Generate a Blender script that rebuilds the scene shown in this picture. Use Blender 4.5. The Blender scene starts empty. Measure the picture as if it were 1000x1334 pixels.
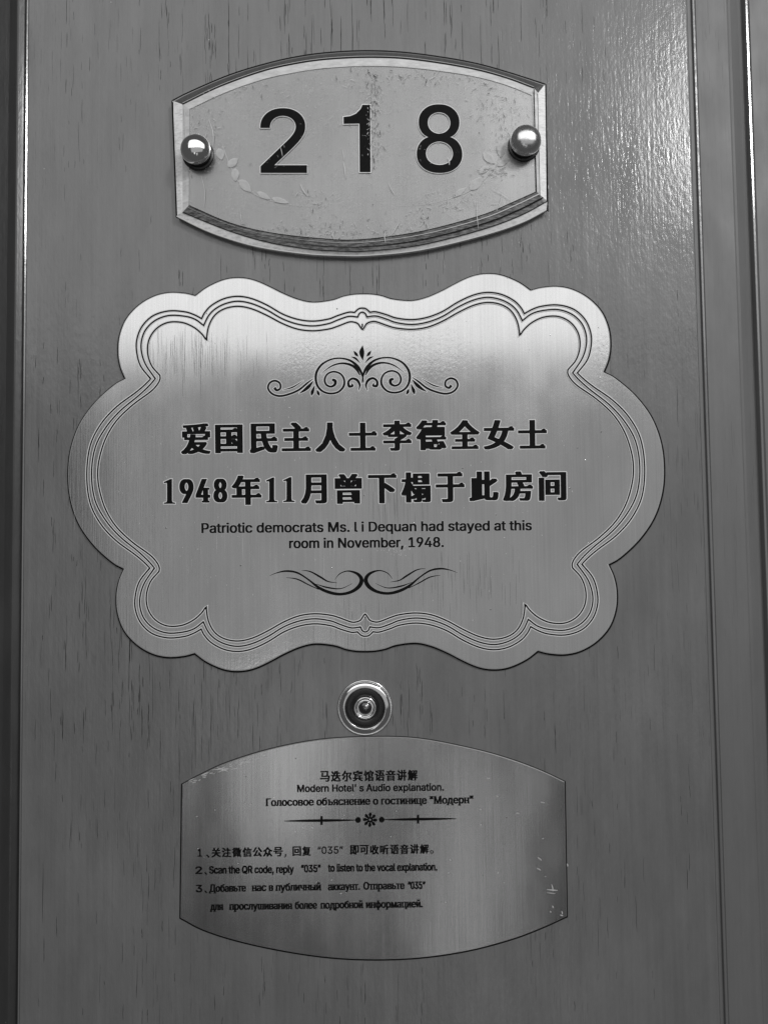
import bpy, math, random
import numpy as np
from mathutils import Vector, Matrix
from mathutils.geometry import delaunay_2d_cdt
random.seed(7)
S = bpy.context.scene
COL = S.collection
R = math.radians

# ---------------------------------------------------------------- camera
U = 0.00036                      # metres per photo pixel on the door plane
D = 1000 * U                     # camera distance to the door
CAMZ = 1.50
cam_d = bpy.data.cameras.new('camera')
cam = bpy.data.objects.new('camera', cam_d)
COL.objects.link(cam)
S.camera = cam
cam_d.sensor_fit = 'VERTICAL'
cam_d.sensor_height = 24.0
cam_d.lens = 24.0 * 1000 / 1334
cam_d.clip_start = 0.005
cam_d.clip_end = 50
PITCH, ROLL = R(2.7), R(0.75)
cam.matrix_world = (Matrix.Translation((0, -D, CAMZ)) @ Matrix.Rotation(R(90) + PITCH, 4, 'X')
                    @ Matrix.Rotation(-ROLL, 4, 'Z'))
CM = cam.matrix_world.copy()

def P(px, py, h=0.0):
    """photo pixel -> point on the plane h photo-pixels in front of the door face (y = -h*U)"""
    d = CM.to_3x3() @ Vector(((px - 500) / 1000.0, (667 - py) / 1000.0, -1.0))
    o = CM.translation
    t = (-h * U - o.y) / d.y
    return o + d * t

# ---------------------------------------------------------------- world, lamps, exposure
W = bpy.data.worlds.new('World')
S.world = W
W.use_nodes = True
W.node_tree.nodes['Background'].inputs[0].default_value = (0.5, 0.5, 0.5, 1)
W.node_tree.nodes['Background'].inputs[1].default_value = 0.16
S.view_settings.view_transform = 'Standard'
S.view_settings.look = 'None'
S.view_settings.exposure = 0
S.view_settings.gamma = 1

def area(name, loc, target, sx, sy, power):
    l = bpy.data.lights.new(name, 'AREA')
    l.shape = 'RECTANGLE'
    l.size, l.size_y, l.energy = sx, sy, power
    o = bpy.data.objects.new(name, l)
    COL.objects.link(o)
    o.location = loc
    o.rotation_euler = (Vector(target) - Vector(loc)).to_track_quat('-Z', 'Y').to_euler()
    return o
area('corridor_ceiling_lamp', (0.50, -1.30, CAMZ + 1.06), (0.50, 0, CAMZ + 0.95), 3.2, 1.25, 17.5)
area('front_fill', (0.45, -1.60, CAMZ + 0.06), (0.45, 0, CAMZ + 0.06), 2.45, 0.95, 2.4)  # added fill for the steel to reflect, not a real wall lamp
area('ceiling_spot', (0.72, -1.00, CAMZ + 0.80), (0.16, 0, CAMZ + 0.18), 0.11, 0.26, 5.6)
area('plate_glow_fill', (-0.20, -1.20, CAMZ - 0.42), (-0.1, 0, CAMZ - 0.15), 0.14, 0.36, 0.16)  # added out of view for a soft vertical band on the lower plate
area('plate_glow_fill', (0.15, -1.20, CAMZ - 0.66), (0.0, 0, CAMZ - 0.20), 0.10, 0.50, 0.14)  # second added glow, lower down, same purpose

# ---------------------------------------------------------------- materials
class NT:
    def __init__(s, name):
        s.m = bpy.data.materials.new(name)
        s.m.use_nodes = True
        s.t = s.m.node_tree
        s.b = s.t.nodes['Principled BSDF']
        s.out = s.t.nodes['Material Output']
    def n(s, typ, **kw):
        nd = s.t.nodes.new(typ)
        for k, v in kw.items():
            if k.startswith('i_'):
                k = k[2:]
                k = int(k) if k.isdigit() else k.replace('_', ' ')
                nd.inputs[k].default_value = v
            else:
                setattr(nd, k, v)
        return nd
    def l(s, a, b):
        s.t.links.new(a, b)
    def coord(s, scale, rot=(0, 0, 0), src='Object', add=None):
        tc = s.n('ShaderNodeTexCoord')
        mp = s.n('ShaderNodeMapping')
        mp.inputs['Scale'].default_value = scale
        mp.inputs['Rotation'].default_value = rot
        s.l(tc.outputs[src], mp.inputs[0])
        if add is not None:
            v = s.n('ShaderNodeVectorMath', operation='ADD')
            s.l(mp.outputs[0], v.inputs[0]); s.l(add, v.inputs[1])
            return v.outputs[0]
        return mp.outputs[0]
    def noise(s, scale, sc=1.0, detail=3, rough=0.55, rot=(0, 0, 0), add=None):
        nz = s.n('ShaderNodeTexNoise')
        nz.inputs['Scale'].default_value = sc
        nz.inputs['Detail'].default_value = detail
        nz.inputs['Roughness'].default_value = rough
        s.l(s.coord(scale, rot, add=add), nz.inputs['Vector'])
        return nz.outputs['Fac']
    def ramp(s, fac, a, b, va=0.0, vb=1.0, smooth=True):
        r = s.n('ShaderNodeMapRange')
        r.interpolation_type = 'SMOOTHSTEP' if smooth else 'LINEAR'
        r.inputs[1].default_value = a; r.inputs[2].default_value = b
        r.inputs[3].default_value = va; r.inputs[4].default_value = vb
        s.l(fac, r.inputs[0])
        return r.outputs[0]
    def math(s, op, a, b=None):
        m = s.n('ShaderNodeMath', operation=op)
        for i, v in enumerate((a, b)):
            if v is None: continue
            if isinstance(v, (int, float)): m.inputs[i].default_value = v
            else: s.l(v, m.inputs[i])
        return m.outputs[0]
    def grey(s, fac, sock):
        c = s.n('ShaderNodeCombineColor')
        for i in range(3): s.l(fac, c.inputs[i])
        s.l(c.outputs[0], sock)
    def bump(s, h, strength, dist, prev=None):
        b = s.n('ShaderNodeBump')
        b.inputs['Strength'].default_value = strength
        b.inputs['Distance'].default_value = dist
        s.l(h, b.inputs['Height'])
        if prev is not None: s.l(prev, b.inputs['Normal'])
        return b.outputs[0]

def plain(name, g, rough=0.5, metal=0.0, **kw):
    t = NT(name)
    t.b.inputs['Base Color'].default_value = (g, g, g, 1)
    t.b.inputs['Roughness'].default_value = rough
    t.b.inputs['Metallic'].default_value = metal
    for k, v in kw.items(): t.b.inputs[k.replace('_', ' ')].default_value = v
    nz = t.noise((1, 1, 1), 900, 3)
    t.l(t.ramp(nz, 0.3, 0.7, max(0, rough - 0.06), rough + 0.06, False), t.b.inputs['Roughness'])
    return t.m

def wood(name, base, pores=1.0, gloss=0.30, peel=1.0, bl=1.0):
    t = NT(name)
    warp = t.n('ShaderNodeVectorMath', operation='SCALE')
    wn = t.n('ShaderNodeTexNoise'); wn.inputs['Scale'].default_value = 1.0
    t.l(t.coord((25, 25, 25)), wn.inputs['Vector'])
    t.l(wn.outputs['Color'], warp.inputs[0]); warp.inputs['Scale'].default_value = 1.6
    # short dark pores: stretched voronoi points, some switched off
    def dashes(sx, sz, th, keep, off):
        v = t.n('ShaderNodeTexVoronoi'); v.inputs['Scale'].default_value = 1.0
        v.inputs['Randomness'].default_value = 1.0
        add = t.n('ShaderNodeVectorMath', operation='ADD'); add.inputs[1].default_value = (off, off, off)
        t.l(t.coord((sx, 3, sz), add=warp.outputs[0]), add.inputs[0])
        t.l(add.outputs[0], v.inputs['Vector'])
        d = t.ramp(v.outputs['Distance'], th * 0.55, th, 1.0, 0.0)
        sep = t.n('ShaderNodeSeparateColor'); t.l(v.outputs['Color'], sep.inputs[0])
        k = t.ramp(sep.outputs[0], keep, keep + 0.02, 0.0, 1.0)
        w = t.ramp(sep.outputs[1], 0.0, 1.0, 0.35, 1.0, False)
        return t.math('MULTIPLY', t.math('MULTIPLY', d, k), w)
    zone = t.ramp(t.noise((9, 9, 5), 1.0, 3), 0.42, 0.60, 0.10, 1.0)
    fine = t.noise((900, 60, 26), 1.0, 3, 0.6, add=warp.outputs[0])
    pf = t.ramp(fine, 0.57, 0.66, 0.0, 1.0)
    brk = t.ramp(t.noise((130, 40, 55), 1.0, 2), 0.50, 0.62)
    long_ = t.math('MULTIPLY', pf, brk)
    p = t.math('MAXIMUM', dashes(640, 20, 0.17, 0.15, 0.0), dashes(900, 34, 0.20, 0.25, 7.3))
    p = t.math('MAXIMUM', p, t.math('MULTIPLY', long_, 0.75))
    p = t.math('MULTIPLY', t.math('MULTIPLY', p, zone), pores)
    blot = t.noise((16, 16, 9), 1.0, 4, 0.6)
    blot2 = t.noise((70, 70, 22), 1.0, 4, 0.65)
    streak = t.noise((420, 60, 6), 1.0, 4, 0.6)
    c = t.ramp(blot, 0.3, 0.7, 1 - .14 * bl, 1 + .12 * bl, False)
    c = t.math('MULTIPLY', c, t.ramp(blot2, 0.35, 0.65, 1 - .13 * bl, 1 + .10 * bl, False))
    c = t.math('MULTIPLY', c, t.ramp(streak, 0.3, 0.7, 0.94, 1.06, False))
    c = t.math('MULTIPLY', c, t.math('SUBTRACT', 1.0, t.math('MINIMUM', t.math('MULTIPLY', p, 0.95), 0.9)))
    c = t.math('MULTIPLY', c, base)
    # pale specks in the varnish
    v = t.n('ShaderNodeTexVoronoi'); v.inputs['Scale'].default_value = 1.0
    t.l(t.coord((60, 60, 60)), v.inputs['Vector'])
    sp = t.ramp(v.outputs['Distance'], 0.012, 0.026, 0.30, 0.0)
    sp = t.math('MULTIPLY', sp, t.ramp(t.noise((40, 40, 40), 1, 1), 0.5, 0.55))
    c = t.math('ADD', c, sp)
    t.grey(c, t.b.inputs['Base Color'])
    t.l(t.ramp(t.noise((60, 60, 25), 1.0, 3), 0.3, 0.7, gloss - 0.05, gloss + 0.09, False), t.b.inputs['Roughness'])
    t.b.inputs['Specular IOR Level'].default_value = 0.6
    n1 = t.bump(p, 0.8, 0.00012 * -1)
    tc = t.coord((1, 1, 1))
    orange = t.noise((520, 520, 250), 1.0, 3, 0.6, rot=(0, R(28), 0))
    n2 = t.bump(orange, 0.55 * peel, 0.00016, n1)
    n3 = t.bump(t.noise((700, 100, 18), 1.0, 3, 0.6), 0.40 * peel, 0.00014, n2)
    t.l(n3, t.b.inputs['Normal'])
    return t.m

def brushed(name, base, rough, brush=0.3, peel=0.15, sheen_amt=0.1, wave=0.18):
    t = NT(name)
    t.b.inputs['Metallic'].default_value = 1.0
    br = t.noise((1400, 200, 14), 1.0, 4, 0.7)
    br2 = t.noise((2600, 200, 45), 1.0, 3, 0.7)
    cloud_sheen = t.noise((22, 22, 12), 1.0, 4, 0.6)  # cloudy reflections put into the metal's colour
    c = t.ramp(cloud_sheen, 0.3, 0.7, base * (1 - sheen_amt), base * (1 + sheen_amt), False)
    c = t.math('MULTIPLY', c, t.ramp(br, 0.3, 0.7, 0.93, 1.06, False))
    v = t.n('ShaderNodeTexVoronoi'); v.inputs['Scale'].default_value = 1.0
    t.l(t.coord((260, 260, 260)), v.inputs['Vector'])
    sep = t.n('ShaderNodeSeparateColor'); t.l(v.outputs['Color'], sep.inputs[0])
    pit = t.math('MULTIPLY', t.ramp(v.outputs['Distance'], 0.05, 0.10, 1.0, 0.0), t.ramp(sep.outputs[0], 0.82, 0.84))
    pit = t.math('MULTIPLY', pit, t.ramp(t.noise((30, 30, 30), 1, 2), 0.45, 0.6))
    c = t.math('MULTIPLY', c, t.math('SUBTRACT', 1.0, t.math('MULTIPLY', pit, 0.4)))
    t.grey(c, t.b.inputs['Base Color'])
    t.l(t.ramp(cloud_sheen, 0.3, 0.7, rough - 0.04, rough + 0.05, False), t.b.inputs['Roughness'])
    n = t.bump(br, brush, 0.00006)
    n = t.bump(br2, brush, 0.00004, n)
    n = t.bump(pit, 0.8, 0.00015, n)
    zone = t.ramp(t.noise((14, 14, 14), 1.0, 2), 0.42, 0.62)
    n = t.bump(t.math('MULTIPLY', t.noise((850, 850, 620), 1.0, 2, 0.6, rot=(0, R(20), 0)), zone), peel, 0.00010, n)
    n = t.bump(t.noise((20, 20, 9), 1.0, 2), wave, 0.0012, n)
    t.l(n, t.b.inputs['Normal'])
    return t.m

def acrylic_face(name):
    t = NT(name)
    tr = t.n('ShaderNodeBsdfTransparent'); tr.inputs[0].default_value = (0.97, 0.97, 0.97, 1)
    gl = t.n('ShaderNodeBsdfGlossy'); gl.inputs['Roughness'].default_value = 0.12
    fr = t.n('ShaderNodeFresnel'); fr.inputs[0].default_value = 1.49
    h = t.bump(t.noise((500, 500, 500), 1, 4, 0.7), 0.25, 0.00008)
    t.l(h, gl.inputs['Normal'])
    mx = t.n('ShaderNodeMixShader')
    t.l(fr.outputs[0], mx.inputs[0]); t.l(tr.outputs[0], mx.inputs[1]); t.l(gl.outputs[0], mx.inputs[2])
    # cloudy scuffing of the acrylic surface
    df = t.n('ShaderNodeBsdfDiffuse'); df.inputs[0].default_value = (0.75, 0.75, 0.75, 1)
    sc = t.ramp(t.noise((60, 60, 120), 1, 5, 0.75), 0.44, 0.66, 0.0, 0.42)
    fine = t.ramp(t.noise((1100, 900, 380), 1, 4, 0.75), 0.54, 0.68, 0.0, 1.0)
    edge = t.math('MULTIPLY', sc, t.math('ADD', t.math('MULTIPLY', fine, 1.2), 0.25))
    m2 = t.n('ShaderNodeMixShader')
    t.l(edge, m2.inputs[0]); t.l(mx.outputs[0], m2.inputs[1]); t.l(df.outputs[0], m2.inputs[2])
    t.l(m2.outputs[0], t.out.inputs[0])
    return t.m

def mixclear(name, g, fac, rough=0.15, lo=0.8, sc=(600, 600, 600), a=0.3, b=0.75):
    """clear acrylic flank: part see-through, part pale and glossy"""
    t = NT(name)
    t.b.inputs['Roughness'].default_value = rough
    t.b.inputs['Specular IOR Level'].default_value = 0.8
    nz = t.noise(sc, 1, 4, 0.7)
    t.grey(t.ramp(nz, a, b, g * lo, min(1, g * 1.15), False), t.b.inputs['Base Color'])
    n = t.bump(nz, 0.3, 0.0001)
    t.l(n, t.b.inputs['Normal'])
    tr = t.n('ShaderNodeBsdfTransparent'); tr.inputs[0].default_value = (0.8, 0.8, 0.8, 1)
    mx = t.n('ShaderNodeMixShader'); mx.inputs[0].default_value = fac
    t.l(tr.outputs[0], mx.inputs[1]); t.l(t.b.outputs[0], mx.inputs[2]); t.l(mx.outputs[0], t.out.inputs[0])
    return t.m

M = dict(
    door=wood('door_wood', 0.172, 0.30, 0.18, 1.6, 0.7),
    frame=wood('frame_wood', 0.15, 0.25, 0.50, 0.5, 0.4),
    frame_shaded=wood('frame_shaded_wood', 0.05, 0.3, 0.30, 1.0),  # side turned from the light, its shade put into a darker base
    plaque=brushed('plaque_brushed_steel', 0.53, 0.14, 0.45, 0.30, 0.10),
    small=brushed('guide_plate_brushed_steel', 0.50, 0.22, 0.16, 0.0, 0.16, 0.5),
    back=brushed('number_plate_backing', 0.26, 0.40, 0.20, 0.15, 0.22),
    edge=plain('polished_cut_edge', 0.80, 0.30, 0.45),
    edge2=plain('dull_cut_edge', 0.30, 0.40, 0.5),
    worn=plain('worn_varnish_edge', 0.20, 0.15, 0.25, Specular_IOR_Level=1.0),
    edge_shade=plain('painted_edge_shade', 0.008, 0.9, Specular_IOR_Level=0.1),  # black for the painted shadow outline round the plates
    ink=plain('black_ink', 0.004, 0.6, Specular_IOR_Level=0.12),
    groove=plain('etch_and_edge_black', 0.004, 0.6, Specular_IOR_Level=0.12),
    rim=plain('bright_halo_rim', 0.88, 0.35, 0.0),  # pale halo painted round letters and lines
    rimdull=plain('dull_halo_rim', 0.45, 0.4, 0.0),  # duller painted halo, also one edge glint on the acrylic
    chrome=plain('chrome', 0.78, 0.10, 1.0),
    satin=plain('satin_steel', 0.72, 0.24, 1.0),
    darksteel=plain('dark_steel', 0.25, 0.3, 1.0),
    black=plain('black_metal', 0.010, 0.3),
    glass=plain('dark_lens_glass', 0.02, 0.04, 0.0, Specular_IOR_Level=1.0),
    leaf=mixclear('frosted_leaf_print', 0.74, 0.70, 0.5),
    face=acrylic_face('clear_acrylic'),
    white=mixclear('lit_acrylic_bevel', 0.96, 1.0, 0.10, 0.75, (300, 300, 900), 0.35, 0.55),  # bright edge reflection put into the colour
    clear=mixclear('clear_acrylic_bevel', 0.20, 0.50),  # dark refraction of the outer facet put into the colour
    mid=mixclear('half_lit_acrylic_bevel', 0.90, 0.92, lo=0.7, sc=(160, 160, 500)),  # inner facet's reflection put into the colour
    streaky=mixclear('scuffed_acrylic_bevel', 0.40, 0.75, 0.2, 0.25, (260, 260, 1500), 0.40, 0.70),  # scuffs, with the lower facet's dim reflection in the colour
    scratch=plain('scratch_and_glint', 0.62, 0.4),
    crack=plain('dark_crack', 0.030, 0.8, Specular_IOR_Level=0.1),
    brushdark=plain('dark_brush_mark', 0.10, 0.4, 0.6),
    scratchd=plain('dark_scuff_mark', 0.03, 0.6),
)

# ---------------------------------------------------------------- object helpers
def mk(name, verts, faces, mats, parent=None, idx=None, smooth=False, origin=None):
    base = parent['_o'] if parent is not None and '_o' in parent else None
    org = Vector(origin) if origin is not None else (Vector(base) if base is not None else Vector((0, 0, 0)))
    me = bpy.data.meshes.new(name)
    me.from_pydata([tuple(Vector(v) - org) for v in verts], [], faces)
    for m in mats: me.materials.append(M[m])
    if idx is not None:
        for p, i in zip(me.polygons, idx): p.material_index = i
    if smooth:
        for p in me.polygons: p.use_smooth = True
    me.validate()
    me.update()
    o = bpy.data.objects.new(name, me)
    COL.objects.link(o)
    if parent is not None:
        o.parent = parent
        o.location = org - Vector(base)
    else:
        o.location = org
    o['_o'] = tuple(org)
    return o

def thing(name, loc, label, cat, group=None):
    o = bpy.data.objects.new(name, None)
    COL.objects.link(o)
    o.empty_display_size = 0.02
    o.location = loc
    o['_o'] = tuple(loc)
    o['label'] = label
    o['category'] = cat
    if group: o['group'] = group
    return o

def cat(pts, n=6, closed=False):
    """centripetal-ish Catmull-Rom through 2D/3D+ points"""
    pts = [np.array(p, float) for p in pts]
    if closed: q = [pts[-1]] + pts + [pts[0], pts[1]]
    else: q = [2 * pts[0] - pts[1]] + pts + [2 * pts[-1] - pts[-2]]
    out = []
    for i in range(1, len(q) - 2):
        a, b, c, d = q[i - 1:i + 3]
        for k in range(n):
            t = k / n
            out.append(0.5 * ((2 * b) + (c - a) * t + (2 * a - 5 * b + 4 * c - d) * t * t + (3 * b - a - 3 * c + d) * t ** 3))
    if not closed: out.append(pts[-1])
    return out

class Acc:
    def __init__(s): s.v, s.f, s.i = [], [], []
    def add(s, v, f, i=0):
        b = len(s.v)
        s.v += v
        s.f += [tuple(b + k for k in q) for q in f]
        s.i += [i] * len(f)
    def build(s, name, mats, parent, **kw):
        return mk(name, s.v, s.f, mats, parent, s.i, **kw)

def ribbon(acc, pts, widths, h, idx=0, extra=0.0, closed=False):
    """flat stroke in photo pixels, raised h; tiny slope keeps self-crossings apart"""
    n = len(pts)
    if np.isscalar(widths): widths = [widths] * n
    v, f = [], []
    for k in range(n):
        a = pts[(k - 1) % n] if (closed or k > 0) else pts[k]
        b = pts[(k + 1) % n] if (closed or k < n - 1) else pts[k]
        p0 = pts[k]
        d = np.array(b[:2]) - np.array(a[:2])
        L = np.hypot(*d) or 1
        d = d / L
        nn = np.array([-d[1], d[0]])
        w = widths[k] / 2 + extra
        mit = 1.0
        e1 = np.array(p0[:2]) - np.array(a[:2]); e2 = np.array(b[:2]) - np.array(p0[:2])
        l1, l2 = np.hypot(*e1), np.hypot(*e2)
        if l1 > 0 and l2 > 0:
            c = float(np.dot(e1 / l1, e2 / l2))
            mit = min(2.2, 1 / max(0.35, math.sqrt(max(0.0, (1 + c) / 2))))
        c0 = np.array(p0[:2], float)
        if extra and not closed:
            if k == 0: c0 = c0 - d * extra * 0.8
            if k == n - 1: c0 = c0 + d * extra * 0.8
        l_, r_ = c0 + nn * w * mit, c0 - nn * w * mit
        hh = h + k * 0.0012
        v += [P(l_[0], l_[1], hh), P(r_[0], r_[1], hh)]
    m = n if closed else n - 1
    for k in range(m):
        a, b = 2 * k, 2 * ((k + 1) % n)
        f.append((a, a + 1, b + 1, b))
    acc.add(v, f, idx)

def poly(acc, pts, h, idx=0):
    acc.add([P(x, y, h) for x, y in pts], [tuple(range(len(pts)))], idx)

def inset(pts, d):
    n = len(pts)
    ar = sum(pts[i][0] * pts[(i + 1) % n][1] - pts[(i + 1) % n][0] * pts[i][1] for i in range(n))
    s = 1 if ar > 0 else -1
    out = []
    for i in range(n):
        a, b, c = (np.array(pts[(i + k) % n], float)[:2] for k in (-1, 0, 1))
        e1, e2 = b - a, c - b
        n1 = np.array([-e1[1], e1[0]]) / (np.hypot(*e1) or 1)
        n2 = np.array([-e2[1], e2[0]]) / (np.hypot(*e2) or 1)
        m = n1 + n2
        L = np.hypot(*m) or 1
        m = m / L
        out.append(b + s * m * d / max(0.45, float(np.dot(m, n1))))
    return out

def solid_plate(name, outline, h0, h1, mats, parent, bev=1.1, bh=0.7):
    """plate with a polished arris: front face, chamfer ring, side wall, back"""
    n = len(outline)
    inn = inset(outline, bev)
    a = Acc()
    fr = [P(x, y, h1) for x, y in inn]
    ou = [Vector(P(x, y, h1)) + Vector((0, bh * U, 0)) for x, y in outline]
    bk = [Vector((p.x, -h0 * U, p.z)) for p in ou]
    a.add(fr, [tuple(range(n))], 0)
    a.add(bk, [tuple(reversed(range(n)))], 1)
    ring = fr + ou
    a.add(ring, [(i, (i + 1) % n, n + (i + 1) % n, n + i) for i in range(n)], 1)
    a.add(ou + bk, [(i, (i + 1) % n, n + (i + 1) % n, n + i) for i in range(n)], 1)
    return a.build(name, mats, parent)

def lathe(name, px, py, h, prof, mat, parent, seg=48, smooth=True):
    """profile [(radius px, height px)], axis normal to the door, centre seen at (px,py) at height h"""
    c = P(px, py, h)
    v, f = [], []
    for r, hh in prof:
        for k in range(seg):
            a = 2 * math.pi * k / seg
            v.append(Vector((c.x + r * U * math.cos(a), -hh * U, c.z + r * U * math.sin(a))))
    for i in range(len(prof) - 1):
        for k in range(seg):
            f.append((i * seg + k, i * seg + (k + 1) % seg, (i + 1) * seg + (k + 1) % seg, (i + 1) * seg + k))
    if prof[-1][0] > 0.01: f.append(tuple((len(prof) - 1) * seg + k for k in range(seg)))
    return mk(name, v, f, [mat], parent, smooth=smooth, origin=(c.x, -prof[0][1] * U, c.z))

# ---------------------------------------------------------------- lettering
FONT = None
try:        # Blender's own bundled sans face; falls back to the built-in one
    import os
    FONT = bpy.data.fonts.load(os.path.join(bpy.utils.system_resource('DATAFILES'), 'fonts', 'Inter.woff2'))
except Exception:
    FONT = None
_G = {}
_CAP = {}
def glyph_data(text, serif=0.0, uroko=0.0, res=4):
    """flat filled outline of the text as (verts2d, faces, extra serif pieces)"""
    key = (text, serif, uroko, res)
    if key in _G: return _G[key]
    fc = bpy.data.curves.new('t', 'FONT')
    if FONT and not any(ord(c) > 0x2e00 for c in text): fc.font = FONT
    fc.body = text
    fc.size = 1.0
    to = bpy.data.objects.new('t', fc)
    COL.objects.link(to)
    dg = bpy.context.evaluated_depsgraph_get()
    extra = []
    cu = to.to_curve(dg, apply_modifiers=False)
    loops = []
    for sp in cu.splines:
        bp = sp.bezier_points
        n = len(bp)
        lp = []
        for i in range(n):
            A, B = bp[i], bp[(i + 1) % n]
            a, b, h1, h2 = A.co, B.co, A.handle_right, B.handle_left
            straight = abs((b - a).cross(h1 - a).z) < 1e-6 and abs((b - a).cross(h2 - a).z) < 1e-6
            m = 1 if straight else res
            for k in range(m):
                t = k / m
                q = a * (1 - t) ** 3 + h1 * 3 * t * (1 - t) ** 2 + h2 * 3 * t * t * (1 - t) + b * t ** 3
                lp.append((q.x, q.y))
            dx, dy = b.x - a.x, b.y - a.y
            p_, n_ = bp[(i - 1) % n].co, bp[(i + 2) % n].co
            if serif and abs(dy) < 0.004 and 0.05 < abs(dx) < 0.13:      # stem end -> slab serif
                if abs(p_.x - a.x) < 0.03 and abs(n_.x - b.x) < 0.03 and (p_.y - a.y) * (n_.y - b.y) > 0 \
                        and min(abs(p_.y - a.y), abs(n_.y - b.y)) > 0.08:
                    q = 1 if p_.y > a.y else -1
                    x0, x1 = min(a.x, b.x) - serif, max(a.x, b.x) + serif
                    extra.append([(x0, a.y), (x1, a.y), (x1, a.y + q * 0.035), (x0, a.y + q * 0.035)])
            if uroko and abs(dx) < 0.004 and 0.045 < abs(dy) < 0.10:     # right end of a horizontal stroke
                if p_.x < a.x - 0.12 and n_.x < b.x - 0.12:
                    x, yt, yb = a.x, max(a.y, b.y), min(a.y, b.y)
                    extra.append([(x - uroko * 1.35, yt - 0.005), (x - uroko * 0.35, yt + uroko * 0.62),
                                  (x + 0.030, yb + 0.01), (x - uroko, yb + 0.01)])
        cl = [lp[0]] if lp else []
        for p in lp[1:]:
            if abs(p[0] - cl[-1][0]) + abs(p[1] - cl[-1][1]) > 1e-5: cl.append(p)
        if len(cl) > 2: loops.append(cl)
    to.to_curve_clear()
    bpy.data.objects.remove(to); bpy.data.curves.remove(fc)
    # constrained triangulation, triangles kept by non-zero winding
    vin, ein = [], []
    for lp in loops:
        b0 = len(vin)
        vin += [Vector(p) for p in lp]
        ein += [(b0 + i, b0 + (i + 1) % len(lp)) for i in range(len(lp))]
    v, f = [], []
    if vin:
        r = delaunay_2d_cdt(vin, ein, [], 0, 1e-6)
        v = [(p.x, p.y) for p in r[0]]
        cen = np.array([np.mean([v[i] for i in t], axis=0) for t in r[2]])
        wn = np.zeros(len(cen))
        for lp in loops:
            L = np.array(lp); M2 = np.roll(L, -1, axis=0)
            for (xa, ya), (xb, yb) in zip(L, M2):
                up = (ya <= cen[:, 1]) & (yb > cen[:, 1])
                dn = (ya > cen[:, 1]) & (yb <= cen[:, 1])
                cr = (xb - xa) * (cen[:, 1] - ya) - (cen[:, 0] - xa) * (yb - ya)
                wn += (up & (cr > 0)).astype(float) - (dn & (cr < 0)).astype(float)
        f = [tuple(t) for t, w in zip(r[2], wn) if abs(w) > 0.5]
        used = sorted({i for t in f for i in t}); mp = {i: k for k, i in enumerate(used)}
        v = [v[i] for i in used]; f = [tuple(mp[i] for i in t) for t in f]
    _G[key] = (v, f, extra)
    return _G[key]

def lettering(acc, text, x0, x1, yb, hgt, h, ox=0.02, oy=0.008, rim=0.0, slope=-0.0135, idx=0, ridx=1,
              serif=0.0, uroko=0.0, res=4, fit='box', cap=0.727):
    """ox, oy, rim in photo pixels: the stroke is fattened by ox sideways and oy up and down, the rim lies round it.
    fit='box': the glyph box fills x0..x1 and yb-hgt..yb ; fit='cap': hgt is the cap height, yb the baseline"""
    v, f, ex = glyph_data(text, serif, uroko, res)
    if not v: return
    xs = [p[0] for p in v]; ys = [p[1] for p in v]
    mx, Mx = min(xs), max(xs)
    x0, x1 = x0 + ox, x1 - ox
    if fit == 'box': my, My = min(ys), max(ys); yb -= oy; hgt -= 2 * oy
    else:
        if not _CAP:
            hv = glyph_data('H')[0]; _CAP['y'] = (min(p[1] for p in hv), max(p[1] for p in hv))
        my, My = _CAP['y']
    def T(p):
        u = (p[0] - mx) / (Mx - mx); w = (p[1] - my) / (My - my)
        px = x0 + u * (x1 - x0)
        return px + w * hgt * -0.0125, yb - w * hgt + slope * (px - x0)
    base = [T(p) for p in v]
    eb = [[T(p) for p in e] for e in ex]
    def put(dx, dy, hh, i):
        acc.add([P(x + dx, y + dy, hh) for x, y in base], f, i)
        if eb:
            for e in eb: acc.add([P(x + dx * .5, y + dy * .5, hh + .004) for x, y in e], [tuple(range(4))], i)
    nx = max(1, int(math.ceil(2 * ox / (hgt * 0.055)))) if ox > 0.01 else 0
    shifts = [(0, 0)] if nx == 0 else [(-ox + 2 * ox * k / nx, 0) for k in range(nx + 1)]
    if oy > 0.01: shifts = [(a, b) for a, b in shifts for b in (-oy, oy)]
    for k, (a, b) in enumerate(shifts): put(a, b, h + 0.008 * k, idx)
    if rim:
        k = 0
        ends = [(-ox, -oy), (-ox, oy), (ox, -oy), (ox, oy)] + ([(0, -oy), (0, oy)] if ox > 1.2 else [])
        for (a, b) in ends:
            for q in range(8):
                an = q * math.pi / 4
                if a * math.cos(an) < -1e-6 and abs(math.sin(an)) < .1: continue
                put(a + rim * math.cos(an), b + rim * math.sin(an), h - 0.10 - 0.008 * k, ridx); k += 1

# ================================================================ THE DOOR AND ITS FRAME
Z0, Z1 = CAMZ - 0.42, CAMZ + 0.42
def X(px): return P(px, 667, 0).x
def sweep(name, prof, mats, parent, idx=None, origin=None):
    """prof: [(world x, height px)] open profile swept along the vertical"""
    nz = 24
    v, f, ii = [], [], []
    for k in range(nz + 1):
        z = Z0 + (Z1 - Z0) * k / nz
        for i, (x, h) in enumerate(prof):
            v.append(Vector((x, -h * U, z)))
    n = len(prof)
    for k in range(nz):
        for i in range(n - 1):
            f.append((k * n + i, k * n + i + 1, (k + 1) * n + i + 1, (k + 1) * n + i))
            ii.append(idx[i] if idx and i < len(idx) else 0)
    # end caps
    f.append(tuple(reversed(range(n)))); ii.append(0)
    f.append(tuple(nz * n + i for i in range(n))); ii.append(0)
    return mk(name, v, f, mats, parent, ii, origin=origin)

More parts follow.
